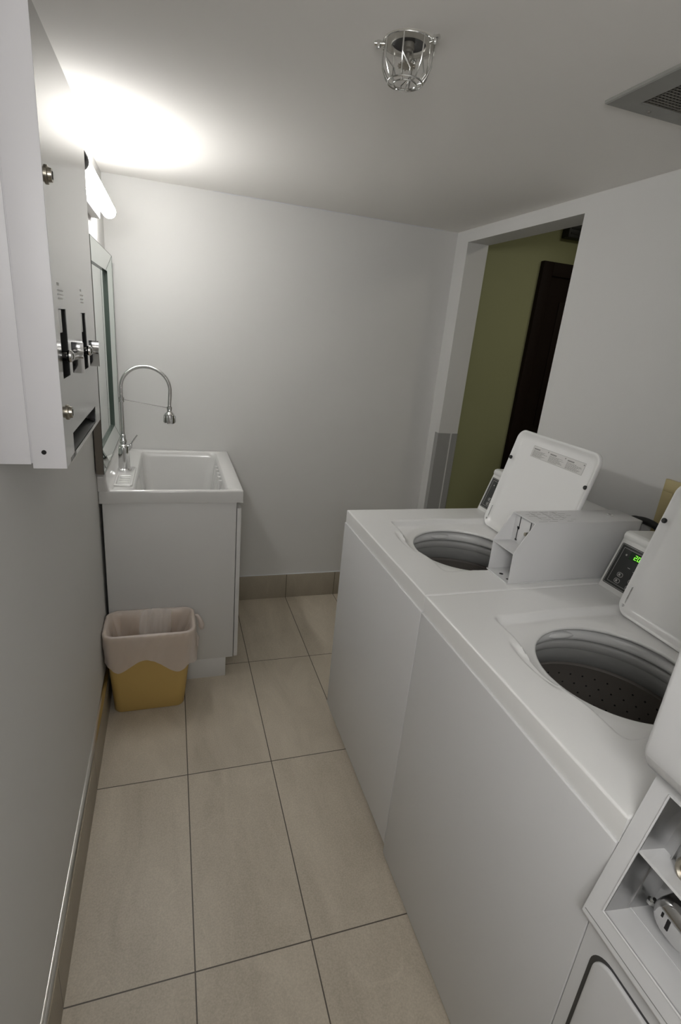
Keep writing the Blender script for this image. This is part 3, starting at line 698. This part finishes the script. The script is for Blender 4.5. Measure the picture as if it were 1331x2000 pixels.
loft(b, [[(1.185, y, z) for y, z in pts], [(1.215, y, z) for y, z in pts]], cap0=True); obj('coin_vault', b, 'alu', t, label='grey metal vault plate inside the lower opening')
b = NB(); lathe(b, [(0, .0003), (.006, .0003)], (1.150, .868, .9031), 'Z', 16); obj('bolt_hole', b, 'dark', t); b = NB(); lathe(b, [(0, .0003), (.004, .0003)], (1.148, .835, .9031), 'Z', 16); obj('bolt_hole', b, 'dark', t)
b = NB(); lathe(b, [(.010, 0), (.010, .002), (.008, .003), (.006, .003), (.006, .001), (0, .001)], (1.478, .862, 1.0765), 'Z', 24); lathe(b, [(0, .004), (.003, .004), (.003, .001)], (1.478, .862, 1.0765), 'Z', 12); obj('top_lock', b, 'chrome', t)
b = NB()   # faint printed grid on the top
for k in range(6):
    y = .823 + k * .0145; x = 1.20
    while x < 1.335:
        wd = random.uniform(.012, .03)
        if random.random() < .7: box(b, x, min(x + wd, 1.345), y, y + .0012, 1.0765, 1.0767)
        x += wd + .006
for x in (1.222, 1.262, 1.30): box(b, x, x + .0012, .84, .898, 1.0765, 1.0767)
obj('printed_grid', b, 'ink_and_shade', t, label='worn grey print')

# ------------------------------------------------------------------ hose and wall outlet box behind the washers
b = NB()
kp = [Vector(p) for p in ((1.655, .985, .30), (1.655, .985, .70), (1.654, .975, .94), (1.650, .945, 1.024), (1.649, .905, 1.043), (1.649, .865, 1.046), (1.650, .825, 1.038), (1.654, .79, 1.018), (1.664, .775, .998), (1.6725, .77, .985))]
pp = []
for i in range(len(kp) - 1):
    p0, p1, p2, p3 = kp[max(i - 1, 0)], kp[i], kp[i + 1], kp[min(i + 2, len(kp) - 1)]
    for k in range(8):
        s = k / 8; pp.append(.5 * ((2 * p1) + (p2 - p0) * s + (2 * p0 - 5 * p1 + 4 * p2 - p3) * s * s + (3 * p1 - p0 - 3 * p2 + p3) * s ** 3))
tube(b, pp, .0105, 14); tag(obj('drain_hose', b, 'black', smooth=60), 'black drain hose arching behind the washers into the beige wall box', 'hose')
t = thing('wall_outlet_box', 'beige framed recessed washer outlet box in the right wall behind the open lid', 'outlet box', (W, .74, .93))
oy0, oy1, oz0, oz1 = .62, .872, .93, 1.186
b = NB()
for q in ((oy0, oy1, oz1 - .036, oz1), (oy0, oy1, oz0, oz0 + .036), (oy0, oy0 + .036, oz0 + .036, oz1 - .036), (oy1 - .036, oy1, oz0 + .036, oz1 - .036)): box(b, W - .012, W, *q, .001)
obj('box_frame', b, 'beige', t)
b = NB(); box(b, W - .0015, W - .0005, oy0 + .036, oy1 - .036, oz0 + .036, oz1 - .036); obj('box_recess', b, 'beige_in', t)
b = NB()
for y in (.68, .80): b = NB(); lathe(b, [(0, -.04), (.008, -.04), (.008, -.02), (.014, -.02), (.014, 0)], (W - .002, y, 1.06), 'X', 14); obj('valve', b, 'brass', t)

# ------------------------------------------------------------------ stacked coin machine at the right foreground
SY1, SY0 = .1325, -.53
t = thing('stacked_dryer', 'tall white stacked coin machine in the right foreground with an open coin compartment', 'laundry machine', (1.22, -.2, 0))
b = NB(); box(b, .8685, 1.62, SY0, SY1, .02, 1.0, .004); 
# leave the coin compartment hollow: cabinet is built around it
bmesh.ops.delete(b, geom=b.verts[:], context='VERTS')
box(b, .8655, 1.62, SY0, SY1, .02, .70, .0012, 3); box(b, 1.02, 1.62, SY0, SY1, .70, 1.0)
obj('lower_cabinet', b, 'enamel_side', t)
# lower door in a dark gap
b = NB(); pts = rrect(-.47, .112, .14, .6700, .034, 8); pts2 = rrect(-.465, .107, .145, .6685, .041, 8)
loft(b, [[(.8656, y, z) for y, z in pts], [(.8649, y, z) for y, z in pts]], cap0=True, cap1=True); obj('door_gasket', b, 'darkgrey', t, label='dark gap round the lower door')
b = NB(); pts2 = rrect(-.465, .104, .145, .6645, .040, 8)
def ins(d_): return rrect(-.465 + d_, .104 - d_, .145 + d_, .6660 - d_, .030 - d_, 8)
loft(b, [[(.8648, y, z) for y, z in ins(0)], [(.8620, y, z) for y, z in ins(0)], [(.8603, y, z) for y, z in ins(.0012)], [(.8596, y, z) for y, z in ins(.004)]], cap0=True, cap1=True)
obj('lower_door', b, 'enamel_side', t, smooth=50)
# slanted meter front
Z0, Z1 = .73, .995
sv = Vector((.05, 0, .23)).normalized(); sn = Vector((sv.z, 0, -sv.x)); O = Vector((.840, 0, .730))   # sn points into the machine
Mm = Matrix.Translation(O) @ Matrix(((0, sv.x, sn.x, 0), (1, sv.y, sn.y, 0), (0, sv.z, sn.z, 0), (0, 0, 0, 1)))
def sx(v): return v / sv.z
b = NB(); Vt = sx(.27)
hy0, hy1, hv0, hv1 = -.20, .107, sx(.028), sx(.236)
for q in ((hy1, SY1 - .003, 0, Vt), (SY0, hy0, 0, Vt), (hy0, hy1, 0, hv0), (hy0, hy1, hv1, Vt)): box(b, q[0], q[1], q[2], q[3], 0, .004, mx=Mm)
bmesh.ops.remove_doubles(b, verts=b.verts, dist=1e-5)
prism(b, [(.8685, .697), (.852, .712), (.8415, .722), (.8395, .7265), (.841, .731), (.85, .733), (.87, .730)], SY0, SY1, .0018, seg=2)
prism(b, [(.841, .731), (.8985, .9998), (1.02, .9998), (1.02, .70), (.8685, .70)], SY1 - .003, SY1 - .0005)
prism(b, [(.841, .731), (.8985, .9998), (1.02, .9998), (1.02, .70), (.8685, .70)], SY0, SY0 + .003)
prism(b, [(.893, .985), (.8985, .9998), (1.02, .9998), (1.02, .985)], SY0, SY1)
mf = obj('meter_housing', b, 'enamel_side', t, smooth=40)
b = NB()   # rolled bead round the opening
c_ = [(hy1, hv0), (hy1, hv1), (hy0, hv1), (hy0, hv0)]
for i in range(4):
    a, c = c_[i], c_[(i + 1) % 4]; tube(b, [Mm @ Vector((a[0], a[1], .0)), Mm @ Vector((c[0], c[1], .0))], .0016, 8)
obj('opening_bead', b, 'enamel_side', mf)
b = NB(); box(b, SY0, SY1 - .004, .0045, .0058, -.0003, .001, mx=Mm); obj('lip_shade', b, 'ink_and_shade', mf, label='thin dark strip imitating shade along the lower lip')  # groove shade under the bead, painted on as a dark strip
b = NB()   # metal liner of the compartment
vs = sx(.142)
box(b, hy0 - .001, hy0 + .001, hv0, hv1, .003, .10, mx=Mm); obj('compartment_liner', b, 'alu', t)
b = NB(); box(b, hy1 - .001, hy1 + .001, hv0 - .002, hv1, .003, .10, mx=Mm)
box(b, hy1 - .0025, hy1 - .0005, hv0 + .003, vs - .004, .048, .051, mx=Mm)
ll = obj('compartment_liner', b, 'alu', t, label='bare metal lining of the coin compartment')
b = NB(); box(b, hy0, hy1 - .001, hv0 - .003, hv0, .001, .099, mx=Mm); box(b, hy0, hy1 - .001, hv0, hv0 + .0008, .0555, .0575, mx=Mm); box(b, hy0, hy1 - .001, vs - .004, vs, .002, .052, mx=Mm)
obj('compartment_shelf', b, 'enamel_side', t)
b = NB(); box(b, hy0, hy1, vs, hv1, .052, .054, mx=Mm); box(b, hy1 - .018, hy1 - .0165, vs, hv1, .045, .052, mx=Mm); obj('upper_back_plate', b, 'alu', t)
b = NB(); box(b, hy0, hy1, hv0 - .003, vs, .098, .10, mx=Mm); obj('lower_back_plate', b, 'alu', t)
b = NB(); lathe(b, [(.0185, .002), (.020, -.003), (.0185, -.008), (.0155, -.009), (.0130, -.006), (.0130, .002), (.0, .002)], (0, 0, 0), 'Z', 28, mx=Mm @ Matrix.Translation((.058, vs + .016, .036))); obj('key_ring_lock', b, 'brass', t, label='brass ring lock above the shelf')
# chrome lock barrel
b = NB(); cyl = []
cyy, czz = .048, .792
for x, e in ((.975, 0), (.912, 0), (.904, -.0015), (.899, -.005), (.8975, -.010)):
    cyl.append([(x, y, z) for y, z in rrect(cyy - .035 - e, cyy + .035 + e, czz - .029 - e, czz + .029 + e, .0285 + e, 10)])
loft(b, cyl, cap1=True); lb = obj('lock_barrel', b, 'chrome', t, smooth=60, label='chrome lock barrel')
b = NB(); box(b, .8968, .8976, cyy + .004, cyy + .009, czz - .012, czz + .006, .0003); box(b, .8968, .8976, cyy + .015, cyy + .018, czz - .001, czz + .007, .0003); obj('key_slot', b, 'dark', lb)
b = NB(); tube(b, [(.922, .096, .764), (.922, .096, .770)], .006, 6); tube(b, [(.922, .096, .770), (.921, .092, .776)], .0032, 8); obj('bolt', b, 'wire', t)
# upper machine
b = NB()
prism(b, [(.8455, 1.035), (.8475, 1.024), (.858, 1.006), (.864, 1.0015), (1.62, 1.0015), (1.62, 1.96), (.8455, 1.96)], SY0, SY1 - .001, .008, seg=4)
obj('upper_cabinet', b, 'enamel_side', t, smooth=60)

# ------------------------------------------------------------------ sprinkler with cage on the ceiling
CX, CY = .708, .897
t = thing('fire_sprinkler', 'fire sprinkler inside a round wire cage on the ceiling', 'sprinkler', (CX, CY, H))
b = NB(); lathe(b, [(.050, 0), (.050, -.003), (.0485, -.0045), (.036, -.0065), (.0335, -.0060), (.032, -.003), (.0315, 0.0)], (CX, CY, H), 'Z', 48); obj('escutcheon', b, 'flange', t, label='pale metal ceiling ring')
b = NB(); lathe(b, [(.0318, -.0030), (.027, -.002), (.018, -.0015), (0, -.001)], (CX, CY, H), 'Z', 40); obj('recess_cup', b, 'darkgrey', t)
b = NB(); lathe(b, [(.011, 0), (.011, -.010), (.007, -.012), (.007, -.016), (0, -.016)], (CX, CY, H), 'Z', 20)
for s in (-1, 1): tube(b, [(CX + s * .008, CY, H - .010), (CX + s * .011, CY, H - .022), (CX + s * .002, CY, H - .034)], .0016, 8)
tube(b, [(CX, CY, H - .012), (CX, CY, H - .030)], .0026, 10); obj('sprinkler_head', b, 'ventwire', t)
b = NB(); lathe(b, [(0, -.034), (.004, -.034), (.006, -.0355), (.014, -.036), (.014, -.0372), (0, -.0385)], (CX, CY, H), 'Z', 24)
for k in range(14): a = 2 * PI * k / 14; box(b, .012, .0175, -.0012, .0012, -.0378, -.0362, mx=Matrix.Translation((CX, CY, H)) @ Matrix.Rotation(a, 4, 'Z'))
obj('deflector', b, 'brass', t)
b = NB()
def ringt(r, z, rr=.0016, seg=48): tube(b, [(CX + r * math.cos(2 * PI * k / seg), CY + r * math.sin(2 * PI * k / seg), z) for k in range(seg + 1)], rr, 8, False)
ringt(.049, H - .003, .0016); ringt(.034, H - .064)
for k in range(8):
    a = 2 * PI * k / 8 + .2; ca_, sa_ = math.cos(a), math.sin(a); am = a + PI / 8
    tube(b, [(CX + r * ca_, CY + r * sa_, H + z) for r, z in ((.050, -.003), (.0495, -.025), (.048, -.040), (.040, -.056), (.034, -.064), (.024, -.066))], .0015, 8)
    tube(b, [(CX + .049 * ca_, CY + .049 * sa_, H - .034), (CX + .041 * math.cos(am), CY + .041 * math.sin(am), H - .054), (CX + .034 * math.cos(am), CY + .034 * math.sin(am), H - .064)], .0013, 6)
ringt(.022, H - .066)
tube(b, [(CX, CY - .022, H - .066), (CX + .002, CY - .008, H - .067), (CX, CY - .002, H - .076)], .0012, 6)
obj('wire_cage', b, 'wire', t)
for a in (2.75, .95, 5.3):
    b = NB(); x, y = CX + .058 * math.cos(a), CY + .058 * math.sin(a)
    tube(b, [(CX + .046 * math.cos(a), CY + .046 * math.sin(a), H - .004), (CX + .066 * math.cos(a), CY + .066 * math.sin(a), H - .004)], .0042, 12); lathe(b, [(0, -.012), (.004, -.012), (.0048, -.009), (.0048, 0)], (x, y, H), 'Z', 14); obj('clamp_screw', b, 'wire', t)

# ------------------------------------------------------------------ ceiling vent
t = thing('ceiling_vent', 'grey metal ceiling vent with dark wire mesh at the upper right', 'vent', (1.38, .70, H))
vx0, vx1, vy0, vy1 = 1.183, 1.60, .50, .900
b = NB(); fi = .052
ol = [(vx0, vy0), (vx1, vy0), (vx1, vy1), (vx0, vy1)]
def qd(i, z): return [(vx0 + i, vy0 + i, z), (vx1 - i, vy0 + i, z), (vx1 - i, vy1 - i, z), (vx0 + i, vy1 - i, z)]
loft(b, [qd(0, H), qd(0, H - .006), qd(.003, H - .008), qd(.006, H - .0075), qd(fi - .004, H - .012), qd(fi, H - .011), qd(fi + .002, H - .002)]); obj('vent_frame', b, 'vent', t, smooth=25)
b = NB(); box(b, vx0 + fi, vx1 - fi, vy0 + fi, vy1 - fi, H - .0015, H - .0005); obj('vent_backing', b, 'dark', t)
b = NB(); k = vx0 + fi
while k < vx1 - fi: box(b, k, k + .0016, vy0 + fi, vy1 - fi, H - .0085, H - .0065); k += .0095
k = vy0 + fi
while k < vy1 - fi: box(b, vx0 + fi, vx1 - fi, k, k + .0016, H - .0095, H - .0075); k += .0095
obj('wire_mesh', b, 'ventwire', t)
b = NB(); lathe(b, [(0, -.0125), (.0035, -.012), (.004, -.009)], (1.285, vy1 - .026, H), 'Z', 14); obj('screw', b, 'ventwire', t)
for o in bpy.data.objects:
    if '_root' in o: del o['_root']
